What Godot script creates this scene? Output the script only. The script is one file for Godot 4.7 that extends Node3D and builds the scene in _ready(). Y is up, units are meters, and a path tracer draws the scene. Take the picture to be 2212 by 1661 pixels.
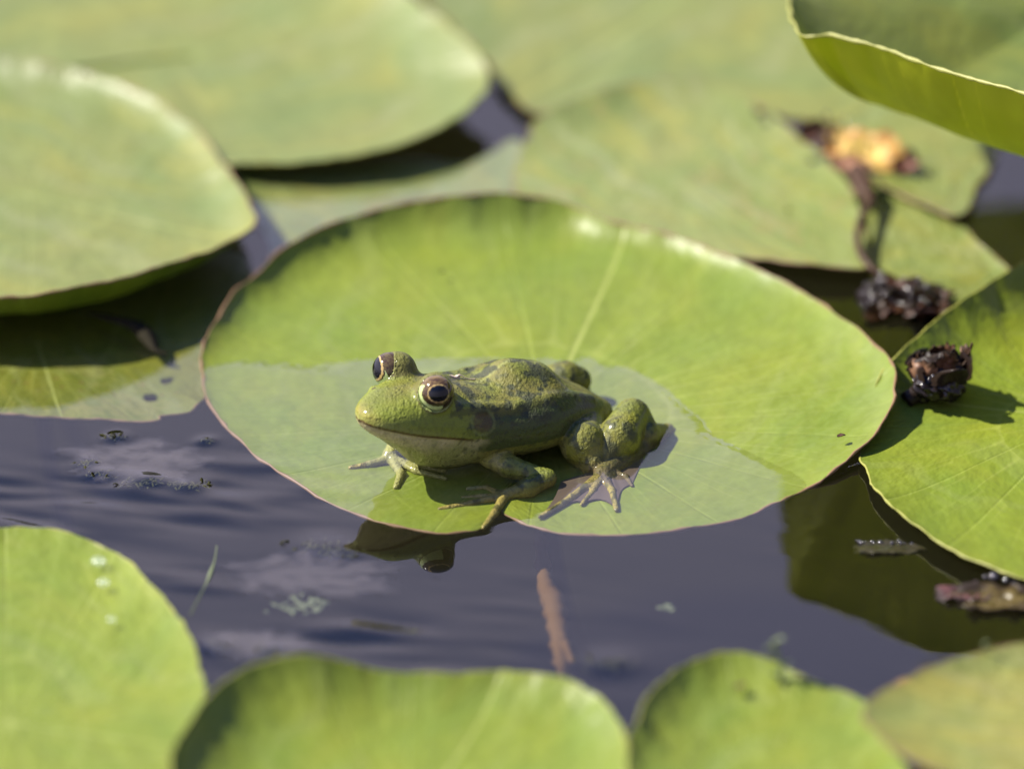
extends Node3D
# A green frog on a half sunken lily pad, among other pads, through a long lens. Lengths in metres, y up, the water at y = 0.

const TILT := deg_to_rad(25.0)      # how far the camera looks down
const FAR := 2.4                    # metres from the lens to the middle of the picture
const HALF := Vector2(0.14, 0.1051) # half the field seen at that distance
const MM := 0.001

var lens_at: Vector3
var ahead: Vector3
var over: Vector3
var used := {}
var rng := RandomNumberGenerator.new()
var M := {}


func _ready() -> void:
	rng.seed = 7
	# ---- camera, sky, sun, exposure
	ahead = Vector3(0, -sin(TILT), -cos(TILT))
	over = Vector3(0, cos(TILT), -sin(TILT))
	lens_at = -ahead * FAR
	var cam := Camera3D.new()
	cam.name = "camera"
	var attr := CameraAttributesPhysical.new()
	attr.frustum_focal_length = 24.0 / (2.0 * HALF.y / FAR)
	attr.exposure_aperture = attr.frustum_focal_length / 60.0
	attr.frustum_focus_distance = FAR - 0.050
	attr.frustum_near = 0.05
	attr.frustum_far = 400.0
	add_child(cam)
	cam.attributes = attr
	cam.fov = rad_to_deg(2.0 * atan(HALF.y / FAR))
	cam.near = 0.05
	cam.far = 400.0
	cam.position = lens_at
	cam.rotation = Vector3(-TILT, 0, 0)
	cam.current = true

	var env := Environment.new()
	env.background_mode = Environment.BG_SKY
	var el := deg_to_rad(47.0)
	var to_sun := Vector3(-0.99 * cos(el), sin(el), -0.14 * cos(el))
	var air := PanoramaSkyMaterial.new()
	air.panorama = clear_sky(to_sun)
	var sky := Sky.new()
	sky.sky_material = air
	env.sky = sky
	env.tonemap_mode = Environment.TONE_MAPPER_LINEAR
	env.tonemap_exposure = 2.45
	env.sdfgi_enabled = true
	env.ssao_enabled = true
	env.ssil_enabled = true
	var we := WorldEnvironment.new()
	we.name = "air"
	we.environment = env
	add_child(we)

	var sun := DirectionalLight3D.new()
	sun.name = "sun"
	sun.light_energy = 1.6
	sun.light_color = Color(1.0, 0.975, 0.92)
	sun.light_angular_distance = 0.5
	sun.shadow_enabled = true
	add_child(sun)
	sun.look_at_from_position(to_sun, Vector3.ZERO, Vector3.UP)

	materials()
	pads()
	afloat()
	pond()
	frog()
	details()


# ---------------------------------------------------------------- helpers
func clear_sky(to_sun: Vector3) -> ImageTexture:
	# pale haze low down, deepening to blue overhead, brighter on the sun's side
	var h := 256
	var im := Image.create(h * 2, h, false, Image.FORMAT_RGBF)
	for y in h:
		for x in h * 2:
			var th := PI * (y + 0.5) / h
			var ph := PI * (x + 0.5) / h
			var d := Vector3(sin(ph) * sin(th), cos(th), -cos(ph) * sin(th))
			var t := smoothstep(0.31, 0.72, d.y)
			var g := pow(0.5 + 0.5 * d.dot(to_sun), 3.0)
			var c := Color(0.405, 0.385, 0.53).lerp(Color(0.045, 0.095, 0.31), t) * (0.38 + 1.6 * g)
			im.set_pixel(x, y, c)
	return ImageTexture.create_from_image(im)


func spot(px: float, py: float, h_mm: float) -> Vector3:
	# the point h millimetres above the water that a sight line of the survey photograph (2212 x 1661) meets
	var d := ahead + Vector3.RIGHT * ((px - 1106.0) / 1106.0 * HALF.x / FAR) - over * ((py - 830.5) / 830.5 * HALF.y / FAR)
	return lens_at + d * ((h_mm * MM - lens_at.y) / d.y)


func numbered(called: String) -> String:
	var n: int = used.get(called, 0)
	used[called] = n + 1
	return called if n == 0 else "%s_%03d" % [called, n]


func thing(called: String, label: String, category: String, at := Vector3.ZERO, group := "") -> Node3D:
	var o := Node3D.new()
	o.name = numbered(called)
	add_child(o)
	o.position = at
	return tag(o, label, category, group)


func tag(o: Node3D, label: String, category: String, group := "") -> Node3D:
	o.set_meta("label", label)
	o.set_meta("category", category)
	if group:
		o.set_meta("group", group)
	return o


func part(called: String, mesh: Mesh, mat: Material, parent: Node, at := Vector3.ZERO) -> MeshInstance3D:
	var o := MeshInstance3D.new()
	o.name = called if parent != self else numbered(called)
	o.mesh = mesh
	if mat:
		o.material_override = mat
	parent.add_child(o, true)
	o.position = at
	return o


func catmull(p: Array, per: int, closed: bool) -> Array:
	var out := []
	var n := p.size()
	for i in (n if closed else n - 1):
		var a: Vector3 = p[posmod(i - 1, n)] if closed or i > 0 else p[0]
		var b: Vector3 = p[i]
		var c: Vector3 = p[(i + 1) % n]
		var d: Vector3 = p[(i + 2) % n] if closed or i + 2 < n else p[n - 1]
		for k in per:
			out.append(b.cubic_interpolate(c, a, d, float(k) / per))
	if not closed:
		out.append(p[n - 1])
	return out


func tube(path: Array, radii: Array, sides: int, closed := false, squash := 1.0) -> ArrayMesh:
	var v := PackedVector3Array()
	var nn := PackedVector3Array()
	var ix := PackedInt32Array()
	var n := path.size()
	var side := Vector3.ZERO
	for i in n:
		var a: Vector3 = path[posmod(i - 1, n)] if closed or i > 0 else path[0]
		var b: Vector3 = path[(i + 1) % n] if closed or i + 1 < n else path[n - 1]
		var t := (b - a).normalized()
		if side == Vector3.ZERO:
			side = t.cross(Vector3.UP if absf(t.y) < 0.9 else Vector3.RIGHT).normalized()
		side = (side - t * side.dot(t)).normalized()
		var up2 := side.cross(t)
		var r: float = radii[mini(i, radii.size() - 1)]
		for k in sides:
			var w := TAU * k / sides
			var d := side * cos(w) + up2 * sin(w) * squash
			v.append(path[i] + d * r)
			nn.append(d.normalized())
	for i in (n if closed else n - 1):
		for k in sides:
			var q := [i * sides + k, i * sides + (k + 1) % sides, ((i + 1) % n) * sides + k, ((i + 1) % n) * sides + (k + 1) % sides]
			ix.append_array([q[0], q[1], q[2], q[1], q[3], q[2]])
	if not closed:
		for e in [0, n - 1]:
			var c := v.size()
			v.append(path[e])
			nn.append((path[e] - path[1 if e == 0 else n - 2]).normalized())
			for k in sides:
				var k2 := (k + 1) % sides
				if e == 0:
					ix.append_array([c, e * sides + k2, e * sides + k])
				else:
					ix.append_array([c, e * sides + k, e * sides + k2])
	return surface(null, v, nn, ix)


func surface(into: ArrayMesh, v: PackedVector3Array, n: PackedVector3Array, ix: PackedInt32Array, uv := PackedVector2Array(), col := PackedColorArray()) -> ArrayMesh:
	var a := []
	a.resize(Mesh.ARRAY_MAX)
	a[Mesh.ARRAY_VERTEX] = v
	a[Mesh.ARRAY_NORMAL] = n
	a[Mesh.ARRAY_INDEX] = ix
	if uv.size():
		a[Mesh.ARRAY_TEX_UV] = uv
	if col.size():
		a[Mesh.ARRAY_COLOR] = col
	var m := into if into else ArrayMesh.new()
	m.add_surface_from_arrays(Mesh.PRIMITIVE_TRIANGLES, a)
	return m


func lin(r: float, g: float, b: float, a := 1.0) -> Color:
	var c := Color(r, g, b).linear_to_srgb()
	c.a = a
	return c


func noise(s: int, freq: float, octaves := 3) -> FastNoiseLite:
	var f := FastNoiseLite.new()
	f.seed = s
	f.noise_type = FastNoiseLite.TYPE_SIMPLEX_SMOOTH
	f.frequency = freq
	f.fractal_octaves = octaves
	return f


func blob(seed_at: int, radii: Vector3, rough: float, freq: float, rings := 14) -> ArrayMesh:
	# an uneven lump
	var f := noise(seed_at, freq, 3)
	var v := PackedVector3Array()
	var ix := PackedInt32Array()
	var seg := rings * 2
	for i in rings + 1:
		for j in seg:
			var th := PI * i / rings
			var ph := TAU * j / seg
			var d := Vector3(sin(th) * cos(ph), cos(th), sin(th) * sin(ph))
			v.append(d * radii * (1.0 + rough * f.get_noise_3dv(d * 10.0)))
	for i in rings:
		for j in seg:
			var a := i * seg + j
			var b := i * seg + (j + 1) % seg
			ix.append_array([a, a + seg, b, b, a + seg, b + seg])
	return surface(null, v, smooth_normals(v, ix), ix)


func smooth_normals(v: PackedVector3Array, ix: PackedInt32Array) -> PackedVector3Array:
	var n := PackedVector3Array()
	n.resize(v.size())
	for i in range(0, ix.size(), 3):
		var c := (v[ix[i + 2]] - v[ix[i]]).cross(v[ix[i + 1]] - v[ix[i]])
		n[ix[i]] += c
		n[ix[i + 1]] += c
		n[ix[i + 2]] += c
	for i in n.size():
		n[i] = n[i].normalized() if n[i].length_squared() > 0.0 else Vector3.UP
	return n


# ---------------------------------------------------------------- materials
func leaf_picture(s: int, main: Color, other: Color, spots: float, wear: float, smear: float) -> ImageTexture:
	# blade colour: main veins from the stalk, mottling, a few brown specks; linear colours in, sRGB out
	var size := 512
	var im := Image.create(size, size, false, Image.FORMAT_RGB8)
	var low := noise(s, 0.006, 3)
	var fine := noise(s + 1, 0.05, 2)
	var speck := noise(s + 2, 0.075, 1)
	var streak := noise(s + 3, 0.010, 3)
	var pale := Color(0.32, 0.35, 0.09)
	var brown := Color(0.13, 0.075, 0.025)
	for y in size:
		for x in size:
			var dx := (x + 0.5) / size * 2.0 - 1.0
			var dy := (y + 0.5) / size * 2.0 - 1.0
			var r := sqrt(dx * dx + dy * dy)
			var a := atan2(dy, dx)
			var l := low.get_noise_2d(x, y)
			var f := fine.get_noise_2d(x, y)
			var c := main.lerp(other, clampf(0.5 + 0.9 * l, 0.0, 1.0))
			c = c * (1.0 + 0.10 * f)
			var sk := streak.get_noise_2d(x * 0.35, y * 2.2 + 60.0 * l)
			c = c.lerp(Color(0.30, 0.27, 0.035), clampf((sk - 0.22) * 2.2, 0.0, 0.5) * smear)
			c = c.lerp(Color(0.26, 0.275, 0.14), clampf((-sk - 0.20) * 1.8, 0.0, 0.5) * smear)
			var wob := 0.25 * l
			var v := maxf(0.0, 1.0 - absf(sin(a * 9.5 + wob)) * r * 42.0) * 0.8
			if r > 0.35:
				v = maxf(v, maxf(0.0, 1.0 - absf(cos(a * 9.5 + wob)) * (r - 0.35) * 60.0) * 0.5)
			if r > 0.6:
				v = maxf(v, maxf(0.0, 1.0 - absf(sin(a * 19.0 + 2.0 * wob + 0.8)) * (r - 0.55) * 50.0) * 0.35)
			if absf(a) < 0.6:
				v = maxf(v, maxf(0.0, 1.0 - absf(dy) * 95.0) * 1.6)
			c = c.lerp(pale, clampf(v * 0.55 * (1.1 - r * 0.5), 0.0, 0.6))
			var k := speck.get_noise_2d(x, y)
			if k > 1.0 - spots:
				c = c.lerp(brown, clampf((k - 1.0 + spots) * 8.0, 0.0, 0.85))
			if wear > 0.0:
				c = c.lerp(Color(0.21, 0.17, 0.05), clampf((l * 1.3 + f * 0.5 - 0.35) * 3.0, 0.0, 1.0) * wear)
			im.set_pixel(x, y, Color(maxf(c.r, 0.0), maxf(c.g, 0.0), maxf(c.b, 0.0)).linear_to_srgb())
	return ImageTexture.create_from_image(im)


func leaf_relief() -> ImageTexture:
	var size := 512
	var im := Image.create(size, size, false, Image.FORMAT_R8)
	var low := noise(91, 0.012, 3)
	var fine := noise(92, 0.09, 2)
	for y in size:
		for x in size:
			var dx := (x + 0.5) / size * 2.0 - 1.0
			var dy := (y + 0.5) / size * 2.0 - 1.0
			var r := sqrt(dx * dx + dy * dy)
			var a := atan2(dy, dx)
			var v := 0.5 + 0.30 * low.get_noise_2d(x, y) + 0.06 * fine.get_noise_2d(x, y)
			v -= 0.10 * maxf(0.0, 1.0 - absf(sin(a * 9.5)) * r * 16.0)
			im.set_pixel(x, y, Color(v, v, v))
	return ImageTexture.create_from_image(im)


func leaf_material(picture: Texture2D, relief: Texture2D, rough: float, through: float, tint := Color.WHITE) -> StandardMaterial3D:
	var m := StandardMaterial3D.new()
	m.albedo_texture = picture
	m.albedo_color = tint
	m.roughness = rough
	m.metallic_specular = 0.5
	m.heightmap_enabled = true
	m.heightmap_texture = relief
	m.heightmap_scale = 0.16
	if through > 0.0:
		m.backlight_enabled = true
		m.backlight = Color(through, through, through * 0.6).linear_to_srgb()
	return m


func plain(c: Color, rough: float, spec := 0.5) -> StandardMaterial3D:
	var m := StandardMaterial3D.new()
	m.albedo_color = c
	m.roughness = rough
	m.metallic_specular = spec
	return m


func materials() -> void:
	var relief := leaf_relief()
	var fresh := leaf_picture(11, Color(0.163, 0.196, 0.018), Color(0.132, 0.180, 0.021), 0.05, 0.0, 0.15)
	var dusty := leaf_picture(23, Color(0.172, 0.187, 0.040), Color(0.138, 0.178, 0.042), 0.07, 0.0, 0.45)
	var worn := leaf_picture(37, Color(0.185, 0.200, 0.052), Color(0.138, 0.186, 0.040), 0.15, 0.5, 0.7)
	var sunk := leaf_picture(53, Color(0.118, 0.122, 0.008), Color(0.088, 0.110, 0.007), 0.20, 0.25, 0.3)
	M.fresh = leaf_material(fresh, relief, 0.42, 0.40, lin(1.0, 1.0, 1.0))
	M.thin = leaf_material(dusty, relief, 0.42, 1.0, lin(1.1, 1.15, 0.9))
	M.dusty = leaf_material(dusty, relief, 0.45, 0.45)
	M.worn = leaf_material(worn, relief, 0.48, 0.40)
	M.fresh.metallic_specular = 0.40
	M.dusty.metallic_specular = 0.55
	M.worn.metallic_specular = 0.55
	M.tan = leaf_material(dusty, relief, 0.42, 0.3, lin(1.15, 1.0, 0.9))
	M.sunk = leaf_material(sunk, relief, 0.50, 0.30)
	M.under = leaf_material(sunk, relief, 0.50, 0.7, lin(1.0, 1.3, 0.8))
	M.under_yellow = leaf_material(fresh, relief, 0.45, 1.25, lin(3.9, 3.3, 1.1))
	M.rim = plain(lin(0.15, 0.085, 0.035), 0.55)
	M.rim_green = plain(lin(0.20, 0.20, 0.03), 0.5)
	M.stem = plain(lin(0.070, 0.039, 0.013), 0.8, 0.1)
	M.deep_stem = plain(lin(0.006, 0.005, 0.002), 1.0, 0.0)
	M.dark = plain(lin(0.016, 0.010, 0.007), 0.5, 0.3)
	M.twig = plain(lin(0.012, 0.010, 0.005), 0.8, 0.2)
	M.bark = plain(lin(0.13, 0.065, 0.03), 0.55)
	M.film = StandardMaterial3D.new()
	M.film.transparency = BaseMaterial3D.TRANSPARENCY_ALPHA
	M.film.albedo_color = lin(0.6, 0.7, 0.5, 0.12)
	M.film.roughness = 0.22
	M.wet_dark = plain(lin(0.012, 0.008, 0.006), 0.2, 0.4)
	M.dust = plain(lin(1, 1, 1, 0.07), 0.7, 0.1)
	M.dust.vertex_color_use_as_albedo = true
	M.dust.transparency = BaseMaterial3D.TRANSPARENCY_ALPHA
	M.tinted = plain(Color.WHITE, 0.5, 0.35)
	M.tinted.vertex_color_use_as_albedo = true
	M.tinted.backlight_enabled = true
	M.tinted.backlight = Color(0.4, 0.4, 0.4)
	M.wet = plain(Color.WHITE, 0.3, 0.3)
	M.wet.vertex_color_use_as_albedo = true
	M.bark_dark = plain(lin(0.040, 0.020, 0.011), 0.5, 0.3)
	M.yellow = plain(lin(0.50, 0.33, 0.06), 0.5)
	M.rust = plain(lin(0.16, 0.075, 0.015), 0.5)
	M.scum = plain(lin(0.055, 0.042, 0.016), 0.5)
	M.pale_weed = plain(lin(0.13, 0.16, 0.07), 0.6)
	M.drop = plain(lin(0.03, 0.025, 0.02), 0.16)
	M.drop.clearcoat_enabled = true
	M.drop.clearcoat = 1.0
	M.drop.clearcoat_roughness = 0.12
	M.algae = plain(lin(0.030, 0.030, 0.009), 0.8, 0.15)
	var w := StandardMaterial3D.new()
	w.transparency = BaseMaterial3D.TRANSPARENCY_ALPHA
	w.albedo_color = lin(0.05, 0.05, 0.03, 0.04)
	w.roughness = 0.0
	w.metallic_specular = 0.5
	M.water = w
	M.bed = plain(lin(0.004, 0.0035, 0.0012), 1.0, 0.0)


# ---------------------------------------------------------------- water and bed
var film_base := Vector3.ZERO
var film_edge := []
var film_rim := 0.0
var film_rows := []
var film_by_angle := []
var dimples := []


func pad_height(x: float, z: float) -> float:
	# height of the frog's pad under that point, far below where there is none
	var p := Vector2(x - film_base.x, z - film_base.z)
	if absf(p.x) > 0.12 or absf(p.y) > 0.14:
		return -1.0
	if film_by_angle.is_empty():
		film_by_angle.resize(720)
		for j in film_edge.size():
			film_by_angle[posmod(int(atan2(film_edge[j].z, film_edge[j].x) / TAU * 720.0), 720)] = j
		for k in 1440:
			if film_by_angle[k % 720] == null:
				film_by_angle[k % 720] = film_by_angle[posmod(k - 1, 720)]
	var j = film_by_angle[posmod(int(atan2(p.y, p.x) / TAU * 720.0), 720)]
	if j == null:
		return -1.0
	var t := p.length() / Vector2(film_edge[j].x, film_edge[j].z).length()
	if t > 1.0:
		return -1.0
	film_rim = film_edge[j].y
	var f := (1.0 - pow(1.0 - t, 1.0 / 1.5)) * (film_rows.size() - 1)
	var i := mini(int(f), film_rows.size() - 2)
	return lerpf(film_rows[i][j].y, film_rows[i + 1][j].y, f - i)


func pond() -> void:
	var xs := [-40.0, -8.0, -2.0, -0.8, -0.4]
	var zs := [-40.0, -8.0, -2.0, -0.9, -0.5]
	var q := -0.24
	while q < 0.24:
		xs.append(q)
		q += 0.0016
	q = -0.34
	while q < 0.32:
		zs.append(q)
		q += 0.0016
	xs.append_array([0.4, 0.8, 2.0, 8.0, 40.0])
	zs.append_array([0.5, 0.9, 2.0, 8.0, 40.0])
	var f := noise(5, 14.0, 2)
	var g := noise(6, 5.0, 2)
	var hgt := func(x: float, z: float) -> float:
		if absf(x) > 0.25 or z < -0.35 or z > 0.33:
			return 0.0
		var calm := clampf((0.03 - x) / 0.10, 0.10, 1.0) * clampf((z - 0.02) / 0.05, 0.0, 1.0)
		calm *= 1.0 - 0.8 * exp(-(pow((x + 0.022) / 0.035, 2) + pow((z - 0.105) / 0.035, 2)))
		var along := 0.96 * x + 0.27 * z
		var across := -0.27 * x + 0.96 * z
		var a := f.get_noise_2d(along * 1.1, across * 3.6) + 0.5 * g.get_noise_2d(along * 4.0 + 3.0, across * 16.0)
		return a * 0.00105 * calm * clampf(0.45 + 1.3 * g.get_noise_2d(x * 1.7 + 9.0, z * 3.0), 0.08, 1.0)
	var v := PackedVector3Array()
	var ix := PackedInt32Array()
	for z in zs:
		for x in xs:
			var y: float = hgt.call(x, z)
			var deep := -pad_height(x, z)
			if deep < 0.006:
				# the waxy leaf throws the water off: it ends in a rounded edge a little below its level
				var edge_drop := 0.0010 * clampf((film_rim - 0.0008) / 0.003, 0.0, 1.0)
				y *= clampf(deep / 0.006, 0.0, 1.0)
				y -= edge_drop * exp(-maxf(deep - edge_drop, 0.0) / 0.00036)
			for d in dimples:
				var r2: float = (pow(x - d.x, 2) + pow(z - d.z, 2)) / (d.y * d.y)
				if r2 < 9.0:
					y += 0.0007 * exp(-r2)
			v.append(Vector3(x, y, z))
	var w := xs.size()
	for j in zs.size() - 1:
		for i in w - 1:
			var a := j * w + i
			ix.append_array([a, a + 1, a + w, a + 1, a + w + 1, a + w])
	var o := part("water", surface(null, v, smooth_normals(v, ix), ix), M.water, self)
	o.set_meta("kind", "structure")
	var b := PlaneMesh.new()
	b.size = Vector2(80, 80)
	var bed := part("pond_bed", b, M.bed, self, Vector3(0, -0.22, 0))
	bed.set_meta("kind", "structure")


# ---------------------------------------------------------------- lily pads
func lily_pad(label: String, rim: Array, mid: Array, o := {}) -> Node3D:
	# rim and middle: [across, down, millimetres above the water]
	var c := spot(mid[0], mid[1], mid[2])
	var base := Vector3(c.x, 0, c.z)
	var root := thing("lily_pad", label, "lily pad", base, "lily pads on the pond")
	var pts := []
	for p in rim:
		pts.append(spot(p[0], p[1], p[2]) - base)
	var per: int = ceili(220.0 / pts.size())
	var edge := catmull(pts, per, true)
	var n := edge.size()
	var nick := noise(o.get("seed", 3) + 400, 60.0, 3)
	for j in n:
		var e: Vector3 = edge[j]
		var away := Vector3(e.x, 0, e.z)
		edge[j] = e + away.normalized() * (0.0011 * nick.get_noise_2d(e.x, e.z)) + Vector3.UP * 0.0005 * nick.get_noise_2d(e.x + 3.0, e.z)
	var rings: int = 48
	var ks := []
	for p in rim:
		ks.append(Vector3(p[3] if p.size() > 3 else o.get("curl", 3.0), 0, 0))
	for i in rim.size():
		ks[i].y = rim[i][4] if rim[i].size() > 4 else o.get("lip", 0.25)
	ks = catmull(ks, per, true)
	var lip_k: float = o.get("lip_k", 9.0)
	var ripple: float = o.get("ripple", 0.0012)
	var f := noise(o.get("seed", 3), 9.0, 2)
	var mid3 := Vector3(0, c.y, 0)
	# the flat of the blade rises evenly, the lip makes up the rest at the rim
	var flat := []
	for j in n:
		flat.append((edge[j].y - c.y) * (1.0 - ks[j].y))
	for pass_no in 2:
		var old: Array = flat.duplicate()
		for j in n:
			var sum := 0.0
			for w in range(-14, 15):
				sum += old[posmod(j + w, n)]
			flat[j] = sum / 29.0
	var axis: float = deg_to_rad(o.get("axis", 0.0))
	var v := PackedVector3Array()
	var uv := PackedVector2Array()
	for i in rings + 1:
		var t := 1.0 - pow(1.0 - float(i) / rings, 1.5)
		for j in n:
			var e: Vector3 = edge[j]
			var k: float = ks[j].x
			var p := Vector3(e.x * t, c.y + flat[j] * pow(t, k) + (e.y - c.y - flat[j]) * pow(t, lip_k), e.z * t)
			p.y += ripple * f.get_noise_2d((p.x + base.x) * 1.0, (p.z + base.z) * 1.0) * t * (1.0 if not o.has("still") else 1.0 - t)
			v.append(p)
			var a := atan2(e.z, e.x) - axis
			uv.append(Vector2(0.5 + 0.49 * t * cos(a), 0.5 + 0.49 * t * sin(a)))
	if o.has("film"):
		film_base = base
		film_edge = edge
		for i in rings + 1:
			film_rows.append(v.slice(i * n, i * n + n))
	var holes: Array = o.get("holes", [])
	var ix := PackedInt32Array()
	var flip := PackedInt32Array()
	var nn := PackedVector3Array()
	# which way round the rim runs
	var area := 0.0
	for j in n:
		var e0: Vector3 = edge[j]
		var e1: Vector3 = edge[(j + 1) % n]
		area += e0.x * e1.z - e1.x * e0.z
	for i in rings:
		for j in n:
			var a := i * n + j
			var b := i * n + (j + 1) % n
			var skip := false
			for h in holes:
				var hp: Vector3 = spot(h[0], h[1], v[a].y / MM) - base
				var q := v[a] - hp
				if pow(q.x / (h[2] * MM), 2) + pow(q.z / (h[3] * MM), 2) < 1.0:
					skip = true
			if skip:
				continue
			if area > 0.0:
				ix.append_array([a, a + n, b, b, a + n, b + n])
			else:
				ix.append_array([a, b, a + n, b, b + n, a + n])
	nn = smooth_normals(v, ix)
	var low := PackedVector3Array()
	var down := PackedVector3Array()
	for i in v.size():
		low.append(v[i] - nn[i] * 0.00055)
		down.append(-nn[i])
	for i in range(0, ix.size(), 3):
		flip.append_array([ix[i], ix[i + 2], ix[i + 1]])
	var m := surface(null, v, nn, ix, uv)
	surface(m, low, down, flip, uv)
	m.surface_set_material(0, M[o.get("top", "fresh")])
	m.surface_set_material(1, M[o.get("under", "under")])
	part("blade", m, null, root)
	var ring := []
	for j in n:
		ring.append(v[rings * n + j] - nn[rings * n + j] * 0.00027)
	var rim_radii := []
	for j in n:
		var e: Vector3 = edge[j]
		rim_radii.append(o.get("rim_r", 0.00030) * (1.0 + 0.9 * f.get_noise_2d(e.x * 18.0 + 5.0, e.z * 18.0)))
	part("rim", tube(ring, rim_radii, 6, true), M[o.get("rim", "rim")], root)
	if o.get("stem", true):
		var s := []
		var lean := Vector3(0.02, -0.12, -0.05)
		for i in 8:
			var t := i / 7.0
			s.append(mid3 + Vector3(lean.x * t * t, -0.001 + (lean.y - mid3.y) * t, lean.z * t * t))
		part("stem", tube(s, [0.0022], 8), M.deep_stem, root)
	return root


func pads() -> void:
	# the pad that carries the frog: back and right rim up, front sunk
	lily_pad("large half sunken lily pad that the frog sits on", [
		[434, 800, 0.5], [443, 735, 3.5], [490, 650, 6], [560, 580, 8], [660, 512, 10], [770, 466, 11], [900, 434, 13], [1000, 422, 14], [1100, 419, 14],
		[1200, 431, 12], [1330, 482, 9], [1450, 512, 8, 1.0, 0.4], [1550, 546, 8, 1.0, 0.4], [1650, 585, 8, 1.2, 0.3], [1750, 640, 8, 1.3, 0.2], [1850, 712, 9, 1.4, 0.15], [1920, 780, 10, 1.4, 0.12], [1934, 835, 9, 1.4, 0.12],
		[1912, 905, 6, 1.4, 0.12], [1850, 980, 3.0, 1.3], [1780, 1034, 0.8, 1.2], [1700, 1076, -1], [1600, 1114, -2.4], [1450, 1146, -3.2], [1300, 1158, -3.6], [1190, 1148, -3.8], [1120, 1125, -4],
		[1082, 1104, -4.6], [1110, 1060, -5.2], [1150, 990, -5.6], [1105, 1060, -5.2], [1065, 1118, -4.6], [1020, 1148, -4.2], [900, 1146, -4], [760, 1106, -3.4], [620, 1032, -2.6], [520, 950, -1.7], [460, 880, -0.5],
	], [1175, 900, -3.7], {"rim_r": 0.0004, "curl": 0.85, "lip": 0.52, "lip_k": 24.0, "seed": 4, "axis": -77.0, "top": "fresh", "ripple": 0.0010, "film": true})
	# left, raised, with its front rim over the sunken one
	lily_pad("raised lily pad at the left edge casting a dark shadow on the sunken pad", [
		[0, 640, 17], [130, 625, 17.5], [270, 592, 17], [420, 545, 15], [520, 505, 12], [549, 478, 11], [530, 425, 10], [480, 350, 9], [400, 265, 8], [300, 205, 8], [180, 160, 9], [60, 135, 10], [-120, 125, 10], [-330, 170, 8], [-480, 300, 6], [-500, 480, 8], [-380, 590, 12], [-180, 640, 16],
	], [60, 420, 2.5], {"curl": 1.6, "lip": 0.85, "lip_k": 13.0, "seed": 9, "axis": 30.0, "top": "dusty"})
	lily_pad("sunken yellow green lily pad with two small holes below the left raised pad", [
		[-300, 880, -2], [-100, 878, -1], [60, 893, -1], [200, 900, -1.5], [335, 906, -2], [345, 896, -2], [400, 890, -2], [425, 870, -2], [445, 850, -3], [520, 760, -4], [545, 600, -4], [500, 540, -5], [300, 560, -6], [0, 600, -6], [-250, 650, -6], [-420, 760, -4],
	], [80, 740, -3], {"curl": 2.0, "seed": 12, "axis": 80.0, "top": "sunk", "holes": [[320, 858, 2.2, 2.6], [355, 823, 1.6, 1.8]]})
	lily_pad("broad lily pad filling the upper left corner", [
		[485, 352, 5], [600, 350, 6], [740, 340, 6.5], [880, 305, 7.5], [980, 255, 9], [1042, 200, 10], [1050, 160, 11], [1020, 110, 13], [950, 45, 13], [860, -30, 13], [700, -130, 12], [400, -230, 10], [0, -250, 10], [-350, -150, 8], [-450, 50, 6], [-300, 200, 1], [0, 165, 1], [150, 185, 1], [300, 232, 1], [420, 300, 3],
	], [420, 120, 2], {"curl": 3.0, "seed": 15, "axis": -40.0, "top": "dusty", "rim": "rim_green"})
	lily_pad("pale lily pad at the top centre behind the broad one", [
		[1050, 130, 2], [1080, 180, 3], [1120, 220, 3], [1170, 246, 3], [1230, 225, 3], [1330, 190, 3], [1450, 178, 2], [1600, 225, 1], [1780, 262, 1], [1900, 255, 1], [1990, 180, 1.5], [2040, 0, 3], [1900, -220, 5], [1600, -330, 5], [1250, -300, 4], [950, -180, 4], [900, -40, 3], [980, 60, 2],
	], [1450, 0, 0.6], {"curl": 3.0, "seed": 18, "axis": 120.0, "top": "dusty"})
	lily_pad("weathered lily pad with brown flecks right behind the frog's pad", [
		[1112, 400, 1], [1125, 340, 2], [1150, 275, 4], [1200, 235, 6], [1300, 200, 6], [1420, 180, 5], [1550, 190, 4], [1640, 230, 3], [1720, 290, 3], [1800, 360, 3], [1850, 430, 3], [1866, 500, 3], [1875, 575, 4], [1760, 572, 5], [1640, 560, 4], [1500, 560, 2], [1350, 540, 0], [1200, 500, 0],
	], [1480, 400, 0.8], {"curl": 3.0, "seed": 21, "axis": 60.0, "top": "worn", "holes": [[1638, 236, 1.6, 5.0], [1652, 262, 1.2, 3.5], [1752, 345, 1.4, 2.2], [1700, 452, 0.9, 1.6]]})
	lily_pad("pale wet lily pad between the raised left pad and the frog's pad", [
		[505, 375, -0.6], [560, 362, -2], [700, 365, -3], [900, 340, -4], [1010, 350, -2], [1120, 300, -1], [1130, 400, -1], [1100, 480, -2], [900, 560, -4], [700, 600, -4], [600, 580, -2], [575, 520, -0.6], [540, 440, -0.6],
	], [800, 470, -1.5], {"curl": 2.0, "seed": 24, "axis": 20.0, "top": "worn"})
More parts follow.
